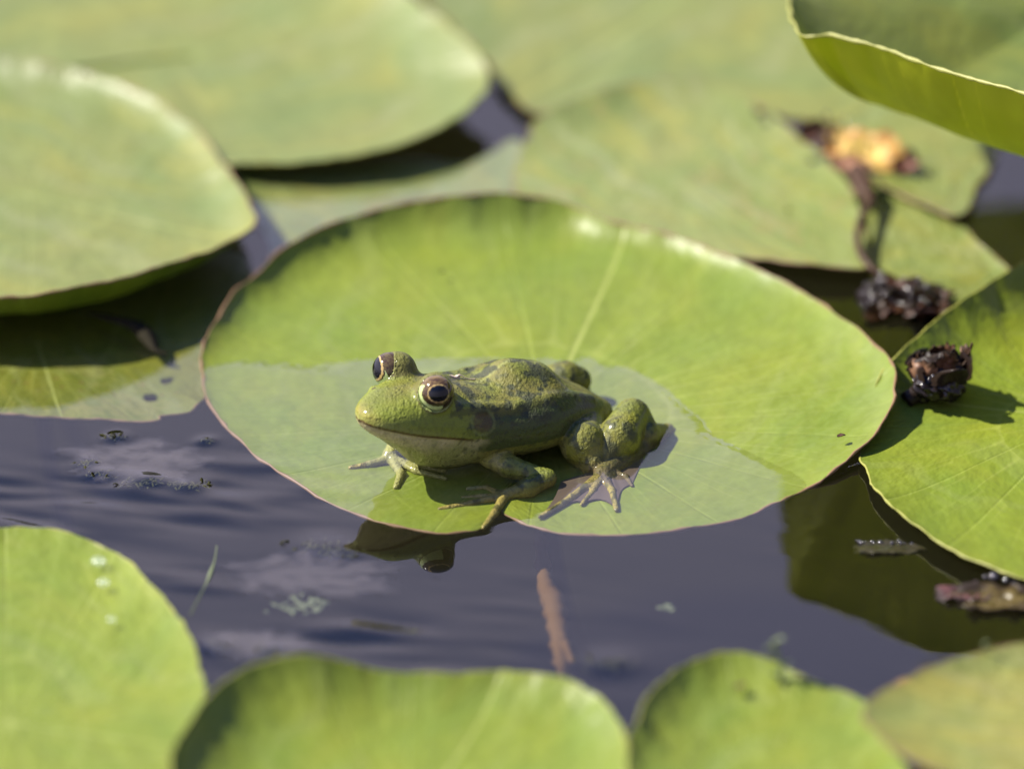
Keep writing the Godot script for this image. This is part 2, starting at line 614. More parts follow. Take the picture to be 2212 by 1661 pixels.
	lily_pad("high lily pad with an upturned front rim in the upper right corner", [
		[1735, 76, 85, 2.0, 0.8], [1714, 40, 81, 1.5, 0.5], [1702, -30, 74], [1670, -150, 69], [1645, -290, 68], [1645, -380, 70], [1690, -490, 80], [1820, -580, 82], [2100, -650, 84], [2500, -650, 84], [2900, -500, 84],
		[3100, -250, 84], [3050, 20, 86], [2800, 250, 88, 2.4, 0.92], [2500, 290, 88, 2.4, 0.92], [2212, 200, 89, 2.4, 0.94], [2050, 150, 89, 2.4, 0.94], [1900, 98, 88, 2.4, 0.94], [1800, 76, 87, 2.4, 0.92],
	], [2300, 20, 46], {"curl": 1.1, "lip": 0.05, "lip_k": 7.0, "seed": 27, "axis": 10.0, "top": "thin", "under": "under_yellow", "rim": "rim_green", "rim_r": 0.0005})
	lily_pad("pale flat lily pad under the high pad near the right edge", [
		[1870, 392, 1], [1960, 427, 1.5], [2060, 475, 1.5], [2112, 520, 1.5], [2180, 580, 1], [2170, 640, 0], [2080, 668, -0.5], [2020, 640, 0], [1960, 604, 1], [1890, 588, 1], [1848, 520, 0.5], [1840, 440, 0],
	], [1980, 520, 0.5], {"curl": 2.0, "seed": 30, "axis": 0.0, "top": "dusty"})
	lily_pad("flat lily pad in the gap below the high pad", [
		[1880, 378, 4], [1980, 430, 4], [2060, 470, 4], [2088, 455, 3], [2110, 400, 2], [2150, 330, 2], [2140, 240, 2], [2000, 190, 2], [1850, 240, 2], [1800, 320, 3],
	], [1990, 330, 2], {"curl": 2.0, "seed": 31, "axis": 0.0, "top": "dusty"})
	lily_pad("bright lily pad at the right edge with the brown seed head on it", [
		[1930, 772, 10], [2000, 712, 12], [2100, 640, 14], [2212, 566, 15], [2400, 480, 15], [2650, 500, 12], [2850, 700, 8], [2850, 1000, 5], [2650, 1230, 4], [2400, 1290, 4], [2212, 1248, 4], [2100, 1208, 4], [2000, 1150, 4], [1910, 1070, 4], [1868, 1000, 3], [1858, 960, 2], [1870, 880, 4], [1900, 810, 8],
	], [2330, 900, 0.5], {"curl": 2.2, "lip": 0.5, "lip_k": 8.0, "seed": 33, "axis": 190.0, "top": "fresh", "rim": "rim_green"})
	# the near pads along the bottom
	lily_pad("near lily pad with shiny spots in the lower left corner", [
		[0, 1137, 12], [90, 1138, 12], [180, 1160, 11], [260, 1205, 10], [310, 1250, 10], [370, 1320, 9], [415, 1400, 8], [440, 1490, 7], [450, 1600, 6], [430, 1760, 5], [330, 1950, 5], [100, 2080, 5], [-200, 2060, 5], [-420, 1850, 6], [-470, 1550, 8], [-380, 1300, 10], [-180, 1170, 12],
	], [20, 1560, 3], {"curl": 2.4, "lip": 0.4, "lip_k": 9.0, "seed": 36, "axis": 20.0, "top": "fresh", "rim": "rim_green"})
	lily_pad("near lily pad with a curled back rim at the bottom centre left", [
		[370, 1640, 14], [420, 1540, 15], [490, 1470, 16], [570, 1432, 17], [650, 1420, 17], [760, 1435, 14], [850, 1455, 11], [980, 1458, 10], [1100, 1455, 10], [1200, 1465, 10], [1280, 1500, 9], [1330, 1550, 8], [1355, 1620, 7], [1370, 1750, 6], [1290, 1920, 5], [1100, 2050, 5], [800, 2080, 5], [520, 1990, 8], [380, 1820, 11],
	], [870, 1790, 0], {"curl": 2.4, "lip": 0.65, "lip_k": 8.0, "seed": 39, "axis": -70.0, "top": "fresh", "rim": "rim_green"})
	lily_pad("near lily pad with brown specks and a sprig at the bottom right of centre", [
		[1358, 1640, 8], [1375, 1560, 10], [1430, 1475, 12], [1500, 1428, 13], [1570, 1411, 13], [1650, 1422, 12], [1720, 1455, 10], [1800, 1485, 8], [1870, 1515, 7], [1925, 1600, 6], [1960, 1700, 6], [1920, 1880, 5], [1740, 2000, 5], [1540, 1980, 5], [1400, 1820, 6],
	], [1640, 1720, 2], {"curl": 2.4, "lip": 0.5, "lip_k": 8.0, "seed": 42, "axis": -40.0, "top": "fresh", "rim": "rim_green"})
	lily_pad("pale tan lily pad in the lower right corner", [
		[1868, 1535, 14], [1900, 1500, 14], [2000, 1445, 14], [2100, 1408, 14], [2212, 1385, 13], [2400, 1370, 12], [2600, 1440, 12], [2700, 1600, 12], [2560, 1760, 12], [2350, 1760, 12], [2150, 1710, 12], [1990, 1650, 13], [1900, 1590, 14],
	], [2290, 1560, 10], {"curl": 3.0, "seed": 45, "axis": 200.0, "top": "tan", "under": "under_yellow"})


# ---------------------------------------------------------------- the frog
# worked out in millimetres round O, the point of the water below the middle between its eyes; s runs back along the body, lat to its left
var O: Vector3
const BACK := Vector3(0.8486, 0, -0.529)
const LEFT := Vector3(0.529, 0, 0.8486)
const S0 := -19.0
const S_STEP := 0.25
var tab_w := PackedFloat32Array()
var tab_top := PackedFloat32Array()
var tab_mid := PackedFloat32Array()
var tab_bot := PackedFloat32Array()
var tab_c := PackedFloat32Array()
var prims := []    # [a, b, ra, rb, k]
var cuts := []     # [centre, radius, k]


func J(px: float, py: float, h: float) -> Vector3:
	return (spot(px, py, h) - O) * 1000.0


func L(s: float, lat: float, y: float) -> Vector3:
	return BACK * s + LEFT * lat + Vector3(0, y, 0)


func frog_profile() -> void:
	# s, half width, top, widest (the lip on the head), bottom, sideways bend
	var st := [
		[-19.0, 0.3, 20.0, 19.2, 18.6], [-18.4, 2.4, 21.3, 19.0, 17.4], [-17.4, 4.3, 22.2, 18.6, 16.2], [-15.5, 6.4, 23.0, 18.0, 14.4], [-12.0, 8.9, 23.9, 17.0, 11.6], [-7.0, 11.4, 24.6, 15.4, 7.0], [-2.0, 13.0, 24.8, 14.0, 3.0],
		[4.0, 14.0, 24.0, 12.2, 0.0], [10.0, 14.6, 22.6, 10.6, -1.4], [16.0, 15.4, 20.6, 10.0, -2.2], [23.0, 16.8, 18.9, 9.5, -2.2], [30.0, 17.8, 19.6, 9.0, -2.2], [36.0, 17.6, 18.8, 8.5, -2.2],
		[42.0, 15.6, 16.6, 7.5, -2.2], [48.0, 12.6, 13.0, 6.0, -2.6], [54.0, 9.0, 9.4, 4.0, -2.8], [59.0, 5.4, 5.6, 2.0, -2.8], [62.0, 2.4, 3.0, 0.8, -2.0], [63.0, 0.3, 1.2, 0.5, -0.4]]
	var n := int((63.0 - S0) / S_STEP) + 1
	var at := 0
	for i in n:
		var s := S0 + i * S_STEP
		while at < st.size() - 2 and s > st[at + 1][0]:
			at += 1
		var t: float = (s - st[at][0]) / (st[at + 1][0] - st[at][0])
		var a: Array = st[maxi(at - 1, 0)]
		var b: Array = st[at]
		var c: Array = st[at + 1]
		var d: Array = st[mini(at + 2, st.size() - 1)]
		var got := []
		for k in range(1, 5):
			got.append(cubic_interpolate_in_time(b[k], c[k], a[k], d[k], t, c[0] - b[0], minf(a[0] - b[0], -0.5), maxf(d[0] - b[0], c[0] - b[0] + 0.5)))
		tab_w.append(maxf(got[0], 0.3))
		tab_top.append(got[1])
		tab_mid.append(got[2])
		tab_bot.append(got[3])
		var bend := clampf(6.0 - s, 0.0, 40.0)
		tab_c.append(0.16 * bend * bend / (bend + 6.0))


func trunk(p: Vector3) -> float:
	var s := p.dot(BACK)
	var f := (s - S0) / S_STEP
	var n := tab_w.size()
	if f < 0.0 or f > n - 1.001:
		var e := clampf(f, 0.0, n - 1.001)
		var c := L(S0 + e * S_STEP, tab_c[int(e)], tab_mid[int(e)])
		return p.distance_to(c) - 0.4
	var i := int(f)
	f -= i
	var w := tab_w[i] + (tab_w[i + 1] - tab_w[i]) * f
	var mid := tab_mid[i] + (tab_mid[i + 1] - tab_mid[i]) * f
	var lat := p.dot(LEFT) - (tab_c[i] + (tab_c[i + 1] - tab_c[i]) * f)
	var dy := p.y - mid
	var h: float
	var q: float
	if dy > 0.0:
		h = tab_top[i] + (tab_top[i + 1] - tab_top[i]) * f - mid
	else:
		h = mid - (tab_bot[i] + (tab_bot[i + 1] - tab_bot[i]) * f)
		if s < 14.0:
			w -= clampf(-dy * 1.6, 0.0, 1.0) * 0.9 * clampf((14.0 - s) / 6.0, 0.0, 1.0) * minf(1.0, w / 5.0)
	w = maxf(w, 0.3)
	h = maxf(h, 0.3)
	var ax := absf(lat) / w
	var ay := absf(dy) / h
	if dy > 0.0:
		q = pow(pow(ax, 2.3) + pow(ay, 2.3), 0.4348)
	else:
		q = sqrt(ax * ax + ay * ay)
	return (q - 1.0) * minf(w, h) * 0.85


func bone(a: Vector3, b: Vector3, ra: float, rb: float, k := 1.5) -> void:
	prims.append([a, b, ra, rb, k])


func chain(p: Array, r: Array, k := 1.0) -> void:
	for i in p.size() - 1:
		bone(p[i], p[i + 1], r[i], r[i + 1], k)


func bone_distance(b: Array, p: Vector3) -> float:
	var a: Vector3 = b[0]
	var ab: Vector3 = b[1] - a
	var t := clampf((p - a).dot(ab) / maxf(ab.length_squared(), 0.0001), 0.0, 1.0)
	return p.distance_to(a + ab * t) - lerpf(b[2], b[3], t)


func field(p: Vector3, near: Array, with_cuts: bool) -> float:
	var d := trunk(p)
	for b in near:
		var e := bone_distance(b, p)
		var k: float = b[4]
		var h := maxf(k - absf(d - e), 0.0) / k
		d = minf(d, e) - h * h * k * 0.25
	if with_cuts:
		for c in cuts:
			var e: float = c[1] - p.distance_to(c[0])
			var k: float = c[2]
			var h := maxf(k - absf(d - e), 0.0) / k
			d = maxf(d, e) + h * h * k * 0.25
	return d


var eye_near: Vector3
var eye_far: Vector3
var look_near: Vector3
var look_far: Vector3


func frog() -> void:
	O = spot(893, 1003, 0)
	frog_profile()
	eye_near = J(941, 848, 24.5)
	eye_far = J(846, 799, 24.5)
	var fore := (-BACK + LEFT * 0.16).normalized()
	var side := LEFT
	look_near = (side * 0.86 + fore * 0.36 + Vector3(0, 0.36, 0)).normalized()
	look_far = (-side * 0.62 + fore * 1.15 + Vector3(0, 0.25, 0)).normalized()
	for e in [[eye_near, look_near], [eye_far, look_far]]:
		bone(e[0] - e[1] * 1.6, e[0] - e[1] * 0.6 , 5.2, 5.1, 2.6)
		cuts.append([e[0] + e[1] * 2.6, 4.9, 0.5])
	# nostrils
	bone(J(843, 863, 21.5), J(846, 862, 21.3), 1.1, 0.9, 1.2)
	bone(J(806, 842, 22.0), J(808, 842, 21.8), 1.0, 0.9, 1.2)
	# sacral hump, back ridges
	bone(L(30.5, 0, 16.6), L(37, 0, 14.6), 6.3, 6.0, 5.0)
	for w in [1.0, -1.0]:
		chain([L(5, 10.6 * w, 19.2), L(14, 11.2 * w, 17.4), L(24, 12.6 * w, 15.8), L(34, 12.6 * w, 15.4), L(44, 9.6 * w, 12.4), L(52, 6.5 * w, 9.0)], [1.4, 1.4, 1.4, 1.5, 1.3, 1.1], 1.6)
	# throat
	bone(L(2.5, 0.8, 5.6), L(9, 0.3, 5.0), 4.6, 7.0, 4.0)
	# near arm and hand
	var elbow := J(1182, 1033, -1.0)
	var wrist := J(1094, 1070, -3.2)
	chain([L(18, 11.0, 2.0), J(1100, 1008, 0.8), elbow], [3.4, 3.0, 2.4], 1.2)
	chain([elbow, J(1140, 1055, -1.8), wrist], [2.4, 2.7, 1.5], 1.0)
	bone(wrist, J(1084, 1077, -3.8), 1.8, 1.6, 1.0)
	chain([J(1086, 1074, -3.4), J(1020, 1088, -3.5), J(950, 1101, -3.6)], [1.4, 1.0, 0.8], 0.8)
	chain([J(1086, 1080, -3.4), J(1068, 1110, -3.4), J(1045, 1140, -3.2)], [1.4, 1.05, 0.8], 0.8)
	chain([J(1082, 1070, -3.4), J(1052, 1054, -3.6), J(1012, 1057, -3.5)], [1.2, 0.85, 0.9], 0.8)
	chain([J(1084, 1073, -3.4), J(1040, 1073, -3.6), J(1000, 1076, -3.8)], [1.1, 0.75, 0.7], 0.8)
	# far arm and hand
	chain([L(17, -12.5, 5), L(8, -18.5, -0.5), J(842, 984, -1.8)], [4.4, 3.2, 1.9], 2.0)
	bone(J(842, 984, -1.8), J(846, 994, -3.0), 1.9, 1.7, 1.0)
	chain([J(842, 990, -2.2), J(800, 1003, -2.8), J(757, 1011, -3.0)], [1.3, 1.0, 0.75], 0.8)
	chain([J(848, 996, -2.4), J(866, 1024, -3.0), J(855, 1054, -3.2)], [1.4, 1.15, 0.9], 0.8)
	chain([J(850, 994, -2.4), J(900, 1018, -2.9), J(962, 1034, -3.2)], [1.3, 0.95, 0.7], 0.8)
	chain([J(850, 992, -2.0), J(900, 1008, -2.4), J(960, 1018, -2.8)], [1.1, 0.85, 0.65], 0.8)
	# near hind leg: thigh, shank, long foot under the water
	chain([L(50, 6.5, 2.0), J(1260, 960, 2.4), J(1280, 998, -1.2)], [5.4, 6.1, 4.0], 0.7)
	chain([J(1300, 994, -1.2), J(1338, 945, 3.0), J(1366, 898, 4.6)], [3.5, 5.9, 4.8], 0.4)
	var ankle := J(1442, 930, -2.2)
	chain([J(1372, 896, 3.8), J(1398, 940, 0.6), ankle], [4.2, 3.6, 1.8], 0.6)
	var sole := J(1302, 1026, -2.6)
	chain([ankle, J(1385, 968, -2.2), sole], [1.9, 3.0, 2.6], 0.8)
	chain([sole, J(1235, 1075, -2.9), J(1166, 1117, -2.8)], [1.6, 1.05, 0.65], 0.8)
	chain([sole, J(1282, 1060, -2.9), J(1256, 1090, -2.9)], [1.3, 0.85, 0.55], 0.8)
	chain([sole, J(1322, 1060, -2.9), J(1332, 1102, -2.8)], [1.4, 1.0, 0.7], 0.8)
	chain([J(1320, 1020, -2.8), J(1352, 1030, -2.9), J(1366, 1050, -2.9)], [1.2, 0.8, 0.5], 0.8)
	# far hind leg
	chain([L(51, -7, 3.5), L(48, -15, 3.0), L(46, -24, 0.8)], [5.0, 5.4, 4.0], 1.2)
	chain([L(46, -25, 1.2), J(1222, 818, 4.4), J(1246, 822, 3.6)], [3.8, 4.8, 4.0], 0.8)
	chain([J(1246, 824, 3.2), J(1262, 850, -1.5)], [3.4, 2.0], 0.8)

	var root := thing("frog", "green frog with gold rimmed eyes sitting in shallow water on the lily pad", "frog", O)
	var skin := StandardMaterial3D.new()
	skin.vertex_color_use_as_albedo = true
	skin.roughness = 0.58
	skin.metallic_specular = 0.3
	skin.clearcoat_enabled = true
	skin.clearcoat = 0.28
	skin.clearcoat_roughness = 0.13
	skin.uv1_triplanar = true
	skin.uv1_scale = Vector3.ONE * 60.0
	skin.heightmap_enabled = true
	skin.heightmap_scale = 0.060
	var grain := ImageTexture.create_from_image(wart_picture())
	skin.heightmap_texture = grain
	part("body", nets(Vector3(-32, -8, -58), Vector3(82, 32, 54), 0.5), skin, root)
	eyes(root)
	webs(root)
	var fl := []
	for q in [[13.5, -3.4, 0.3], [15.0, -2.6, 0.1], [16.5, -3.0, 0.7], [18.5, -2.0, 0.1], [20.5, -1.6, 0.3]]:
		fl.append(L(q[0], q[1], tab_top[int((q[0] - S0) / S_STEP)] + q[2]) * MM)
	part("skin_flake", tube(catmull(fl, 4, false), [0.0002, 0.0005, 0.0008, 0.0006, 0.0009, 0.0007, 0.0008, 0.0005, 0.0006, 0.0004, 0.0005, 0.0003], 7, false, 0.3), plain(lin(0.45, 0.34, 0.24), 0.6), root)


func wart_picture() -> Image:
	# fine grain with scattered low warts
	var fine := noise(77, 0.040, 4).get_seamless_image(512, 512)
	var cell := FastNoiseLite.new()
	cell.seed = 78
	cell.noise_type = FastNoiseLite.TYPE_CELLULAR
	cell.frequency = 0.022
	cell.fractal_octaves = 1
	cell.cellular_return_type = FastNoiseLite.RETURN_DISTANCE
	cell.cellular_jitter = 0.9
	var warts := cell.get_seamless_image(512, 512)
	var some := noise(79, 0.008, 2).get_seamless_image(512, 512)
	var im := Image.create(512, 512, false, Image.FORMAT_R8)
	for y in 512:
		for x in 512:
			var w := smoothstep(0.52, 0.10, warts.get_pixel(x, y).r) * smoothstep(0.35, 0.65, some.get_pixel(x, y).r)
			var v := 0.15 + 0.42 * fine.get_pixel(x, y).r + 0.40 * w
			im.set_pixel(x, y, Color(v, v, v))
	return im


func nets(lo: Vector3, hi: Vector3, cell: float) -> ArrayMesh:
	var size := Vector3i(((hi - lo) / cell).ceil())
	var blk := 8
	size = Vector3i(ceili(size.x / 8.0) * 8, ceili(size.y / 8.0) * 8, ceili(size.z / 8.0) * 8)
	var nx := size.x + 1
	var nxy := nx * (size.y + 1)
	var val := PackedFloat32Array()
	val.resize(nxy * (size.z + 1))
	val.fill(1000.0)
	var active := []
	var half := blk * cell * 0.5
	var reach := half * 1.7321
	for bz in size.z / blk:
		for by in size.y / blk:
			for bx in size.x / blk:
				var c := lo + Vector3(bx, by, bz) * blk * cell + Vector3.ONE * half
				var dt := trunk(c)
				var best := dt
				var ds := []
				for b in prims:
					var e := bone_distance(b, c)
					ds.append(e)
					best = minf(best, e)
				if best > reach + 1.5 or best < -reach - 6.0:
					continue
				var near := []
				for i in prims.size():
					if ds[i] < best + 2.0 * reach + 3.0:
						near.append(prims[i])
				var cutting := false
				for q in cuts:
					if c.distance_to(q[0]) < q[1] + reach + 1.0:
						cutting = true
				active.append(Vector3i(bx, by, bz))
				for z in range(bz * blk, bz * blk + blk + 1):
					for y in range(by * blk, by * blk + blk + 1):
						for x in range(bx * blk, bx * blk + blk + 1):
							var at := x + y * nx + z * nxy
							if val[at] > 999.0:
								val[at] = field(lo + Vector3(x, y, z) * cell, near, cutting)
	var id := PackedInt32Array()
	id.resize(val.size())
	id.fill(-1)
	var v := PackedVector3Array()
	var n := PackedVector3Array()
	var col := PackedColorArray()
	var cells := PackedInt32Array()
	var corner := [0, 1, nx, nx + 1, nxy, nxy + 1, nxy + nx, nxy + nx + 1]
	var ends := [0, 1, 2, 3, 4, 5, 6, 7, 0, 2, 1, 3, 4, 6, 5, 7, 0, 4, 1, 5, 2, 6, 3, 7]
	var d := PackedFloat32Array()
	d.resize(8)
	for a in active:
		for z in range(a.z * blk, a.z * blk + blk):
			for y in range(a.y * blk, a.y * blk + blk):
				for x in range(a.x * blk, a.x * blk + blk):
					var at := x + y * nx + z * nxy
					var inside := 0
					for k in 8:
						d[k] = val[at + corner[k]]
						if d[k] < 0.0:
							inside += 1
					if inside == 0 or inside == 8:
						continue
					var sum := Vector3.ZERO
					var cnt := 0
					for e in 12:
						var i: int = ends[e * 2]
						var j: int = ends[e * 2 + 1]
						if (d[i] < 0.0) != (d[j] < 0.0):
							var t := d[i] / (d[i] - d[j])
							sum += Vector3(i & 1, (i >> 1) & 1, i >> 2).lerp(Vector3(j & 1, (j >> 1) & 1, j >> 2), t)
							cnt += 1
					var p := lo + (Vector3(x, y, z) + sum / cnt) * cell
					var g := Vector3(d[1] + d[3] + d[5] + d[7] - d[0] - d[2] - d[4] - d[6], d[2] + d[3] + d[6] + d[7] - d[0] - d[1] - d[4] - d[5], d[4] + d[5] + d[6] + d[7] - d[0] - d[1] - d[2] - d[3]).normalized()
					id[at] = v.size()
					cells.append(at)
					v.append(p * MM)
					n.append(g)
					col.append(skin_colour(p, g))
	var ix := PackedInt32Array()
	for at in cells:
		for ax in 3:
			var step: int = [1, nx, nxy][ax]
			var u: int = [nx, nxy, 1][ax]
			var w: int = [nxy, 1, nx][ax]
			var in0 := val[at] < 0.0
			if in0 == (val[at + step] < 0.0):
				continue
			var q0 := id[at]
			var q1 := id[at - u]
			var q2 := id[at - u - w]
			var q3 := id[at - w]
			if q1 < 0 or q2 < 0 or q3 < 0:
				continue
			if in0:
				ix.append_array([q0, q2, q1, q0, q3, q2])
			else:
				ix.append_array([q0, q1, q2, q0, q2, q3])
	# two passes of gentle smoothing of the normals come from the field itself
	return surface(null, v, n, ix, PackedVector2Array(), col)


var blot := noise(61, 0.16, 3)
var fleck := noise(62, 0.55, 2)
var big := noise(63, 0.05, 2)


func skin_colour(p: Vector3, n: Vector3) -> Color:
	var s := p.dot(BACK)
	var i := clampi(int((s - S0) / S_STEP), 0, tab_w.size() - 1)
	var lat := p.dot(LEFT) - tab_c[i]
	var w := tab_w[i]
	var b := blot.get_noise_3dv(p)
	var f := fleck.get_noise_3dv(p)
	var olive := Color(0.122, 0.108, 0.021)
	var green := Color(0.112, 0.124, 0.017)
	var dark := Color(0.030, 0.034, 0.012)
	var c := olive.lerp(green, clampf(0.5 + 1.5 * big.get_noise_3dv(p), 0.0, 1.0))
	var leg := absf(lat) > w + 1.5 or s > 58.0
	if not leg:
		var mid := tab_mid[i]
		var dy := p.y - mid
		var body := c
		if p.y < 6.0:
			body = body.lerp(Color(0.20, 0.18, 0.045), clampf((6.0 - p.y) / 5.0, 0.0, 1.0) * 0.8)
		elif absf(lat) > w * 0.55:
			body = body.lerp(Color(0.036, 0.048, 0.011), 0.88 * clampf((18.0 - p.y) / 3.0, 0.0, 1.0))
		var head := c.lerp(Color(0.145, 0.168, 0.017), clampf((absf(lat) / w - 0.25) * 2.0, 0.0, 1.0))
		head = head.lerp(Color(0.24, 0.17, 0.035), clampf((-14.5 - s) / 4.0, 0.0, 1.0) * 0.7 * clampf((24.0 - p.y) / 4.0, 0.2, 1.0))
		if dy < 2.6:
			head = head.lerp(Color(0.20, 0.21, 0.045), clampf((2.6 - dy) / 1.6, 0.0, 1.0) * clampf(0.55 - 0.5 * s / 12.0, 0.0, 0.8))
		if dy < 0.0:
			head = Color(0.36, 0.31, 0.15).lerp(Color(0.20, 0.20, 0.06), clampf(-dy / 6.0 + b * 0.6 + s / 40.0, 0.0, 1.0))
		c = head.lerp(body, clampf((s - 7.0 + b * 3.0) / 8.0, 0.0, 1.0))
		if s < 10.5:
			c = c.lerp(Color(0.055, 0.020, 0.006), clampf(1.35 - absf(dy + 0.1) / (0.42 if s < 6.0 else 0.42 - (s - 6.0) * 0.06), 0.0, 1.0))
		# pale stripe down the spine
		if s > 18.0 and absf(lat) < 1.0 and dy > 0.0:
			c = c.lerp(Color(0.20, 0.21, 0.06), clampf(1.0 - absf(lat) / 1.0, 0.0, 1.0) * 0.7)
		# dark spots on the back
		if dy > 3.0 and s > 6.0:
			c = c.lerp(dark, clampf((b - 0.08) * 9.0, 0.0, 1.0) * 0.88)
		c = c.lerp(dark, clampf((f - 0.12) * 3.5, 0.0, 1.0) * (0.6 if s > 6.0 else 0.25))
		# eardrum
		var ear := Vector2(s - 13.2, p.y - 14.8).length()
		c = c.lerp(Color(0.095, 0.060, 0.026), clampf((3.1 - ear) * 1.2, 0.0, 1.0) * 0.45)
		if ear > 2.9 and ear < 3.7:
			c = c.lerp(Color(0.15, 0.17, 0.05), 0.4)
		# dark streak from the eye over the eardrum
		if s > 4.0 and s < 15.0 and absf(p.y - (19.4 - s * 0.12)) < 0.9 and absf(lat) > 8.0:
			c = c.lerp(dark, 0.6)
		# mask behind the eye
		var nos := minf(p.distance_to(J(845, 863, 22.4)), p.distance_to(J(808, 842, 22.8)))
		c = c.lerp(Color(0.03, 0.012, 0.006), clampf((1.0 - nos) * 2.0, 0.0, 0.9))
	else:
		c = c.lerp(Color(0.20, 0.195, 0.018), clampf(0.35 + 0.5 * big.get_noise_3dv(p * 1.7) - n.y * 0.45, 0.0, 0.8))
		if p.y < 0.0:
			c = c.lerp(Color(0.26, 0.20, 0.05), clampf(-p.y / 3.0, 0.0, 0.7))
		c = c.lerp(dark, clampf((b - 0.12) * 8.0, 0.0, 1.0) * 0.75 * clampf(n.y + 0.7, 0.0, 1.0))
		if p.y < 0.6 and s > 40.0 and lat > 20.0:
			c = c.lerp(Color(0.075, 0.056, 0.028), 0.85 * clampf((0.6 - p.y) / 1.6, 0.0, 1.0))
		c = c.lerp(dark, clampf((f - 0.15) * 3.0, 0.0, 1.0) * 0.5)
	for e in [[eye_near, look_near], [eye_far, look_far]]:
		var r: Vector3 = p - e[0]
		var dist := r.length()
		if dist < 7.5:
			var up: float = r.normalized().y
			if up > 0.1:
				c = c.lerp(Color(0.095, 0.080, 0.024), clampf(7.5 - dist, 0.0, 1.0) * 0.6)
			# pale inner lid round the opening
			var open: float = p.distance_to(e[0] + e[1] * 2.6)
			if open < 5.15 and up < 0.35:
				c = c.lerp(Color(0.36, 0.42, 0.16), 0.85)
			elif open < 5.7 and r.normalized().y < 0.2:
				c = c.lerp(Color(0.035, 0.020, 0.008), 0.7)
	return c


func eyes(root: Node3D) -> void:
	var wet := StandardMaterial3D.new()
	wet.vertex_color_use_as_albedo = true
	wet.roughness = 0.12
	wet.clearcoat_enabled = true
	wet.clearcoat = 0.5
	wet.metallic_specular = 0.3
	wet.clearcoat_roughness = 0.02
	var f := noise(71, 1.6, 3)
	for e in [[eye_near, look_near], [eye_far, look_far]]:
		var z: Vector3 = e[1]
		var x: Vector3 = Vector3.UP.cross(z).normalized()
		var y: Vector3 = z.cross(x)
		var v := PackedVector3Array()
		var n := PackedVector3Array()
		var col := PackedColorArray()
		var ix := PackedInt32Array()
		var rings := 64
		var seg := 96
		for i in rings + 1:
			for j in seg:
				var th := PI * i / rings
				var ph := TAU * j / seg
				var d := x * (sin(th) * cos(ph)) + y * (sin(th) * sin(ph)) + z * cos(th)
				v.append(d * 4.75 * MM)
				n.append(d)
				var q := Vector2(sin(th) * cos(ph) * 0.84, sin(th) * sin(ph) - 0.02)
				if th > PI * 0.5:
					q = q.normalized() * 2.0
				var r := q.length()
				var c := (Color(0.030, 0.016, 0.008) if e[0] == eye_near else Color(0.018, 0.011, 0.006)).lerp(Color(0.150, 0.100, 0.035) if e[0] == eye_near else Color(0.085, 0.062, 0.022), clampf(0.05 + f.get_noise_3dv(d * 3.0) + q.y * 1.1, 0.0, 1.0))
				if q.y > 0.42:
					c = c.lerp(Color(0.035, 0.016, 0.010), clampf(0.35 + 1.6 * f.get_noise_2d(q.y * 9.0, 3.0 + q.x * 0.8), 0.0, 0.9))
				var wide := 1.0 if e[0] == eye_near else 1.32
				if r < 0.53 * wide:
					c = Color(0.34, 0.24, 0.09)
				if r < 0.475 * wide:
					c = Color(0.004, 0.004, 0.006)
				var front := d.dot((-BACK + e[1] * 0.35 - Vector3(0, 0.55, 0)).normalized())
				if front > 0.46 and r > 0.745:
					c = Color(0.36, 0.42, 0.17)
				elif r > 0.96:
					c = Color(0.05, 0.03, 0.01)
				col.append(c)
		for i in rings:
			for j in seg:
				var a := i * seg + j
				var b := i * seg + (j + 1) % seg
				ix.append_array([a, b, a + seg, b, b + seg, a + seg])
		# the winding follows the handedness of (x, y, z)
		if n[seg * 20].dot((v[ix[seg * 6 * 20 + 2]] - v[ix[seg * 6 * 20]]).cross(v[ix[seg * 6 * 20 + 1]] - v[ix[seg * 6 * 20]])) < 0.0:
			for i in range(0, ix.size(), 3):
				var t := ix[i + 1]
				ix[i + 1] = ix[i + 2]
				ix[i + 2] = t
		part("eye", surface(null, v, n, ix, PackedVector2Array(), col), wet, root, (e[0] + e[1] * 0.55) * MM)


func webs(root: Node3D) -> void:
	var web := plain(lin(0.075, 0.055, 0.038), 0.4)
	web.backlight_enabled = true
	web.backlight = Color(0.35, 0.35, 0.35)
	var sole := J(1318, 1006, -2.5)
	var tips := [J(1210, 1040, -3.0), J(1170, 1114, -2.9), J(1257, 1088, -3.0), J(1332, 1100, -2.9), J(1366, 1048, -3.0), J(1438, 932, -2.4)]
	for i in tips.size() - 1:
		var a: Vector3 = tips[i]
		var b: Vector3 = tips[i + 1]
		var v := PackedVector3Array()
		var ix := PackedInt32Array()
		var rows := 10
		var cols := 8
		for r in rows + 1:
			for c in cols + 1:
				var u := float(c) / cols
				var reach: float = 0.98 - [0.05, 0.16, 0.16, 0.2, 0.1][i] * 4.0 * u * (1.0 - u)
				var p := sole.lerp(a.lerp(b, u), reach * r / rows)
				v.append((p + Vector3(0, 0.12 * sin(u * 9.0), 0)) * MM)
		var n0 := v.size()
		for k in n0:
			v.append(v[k] - Vector3(0, 0.0003, 0))
		var w := cols + 1
		for r in rows:
			for c in cols:
				var k := r * w + c
				ix.append_array([k, k + 1, k + w, k + 1, k + w + 1, k + w])
				ix.append_array([n0 + k, n0 + k + w, n0 + k + 1, n0 + k + 1, n0 + k + w, n0 + k + w + 1])
		part("web", surface(null, v, smooth_normals(v, ix), ix), web, root)


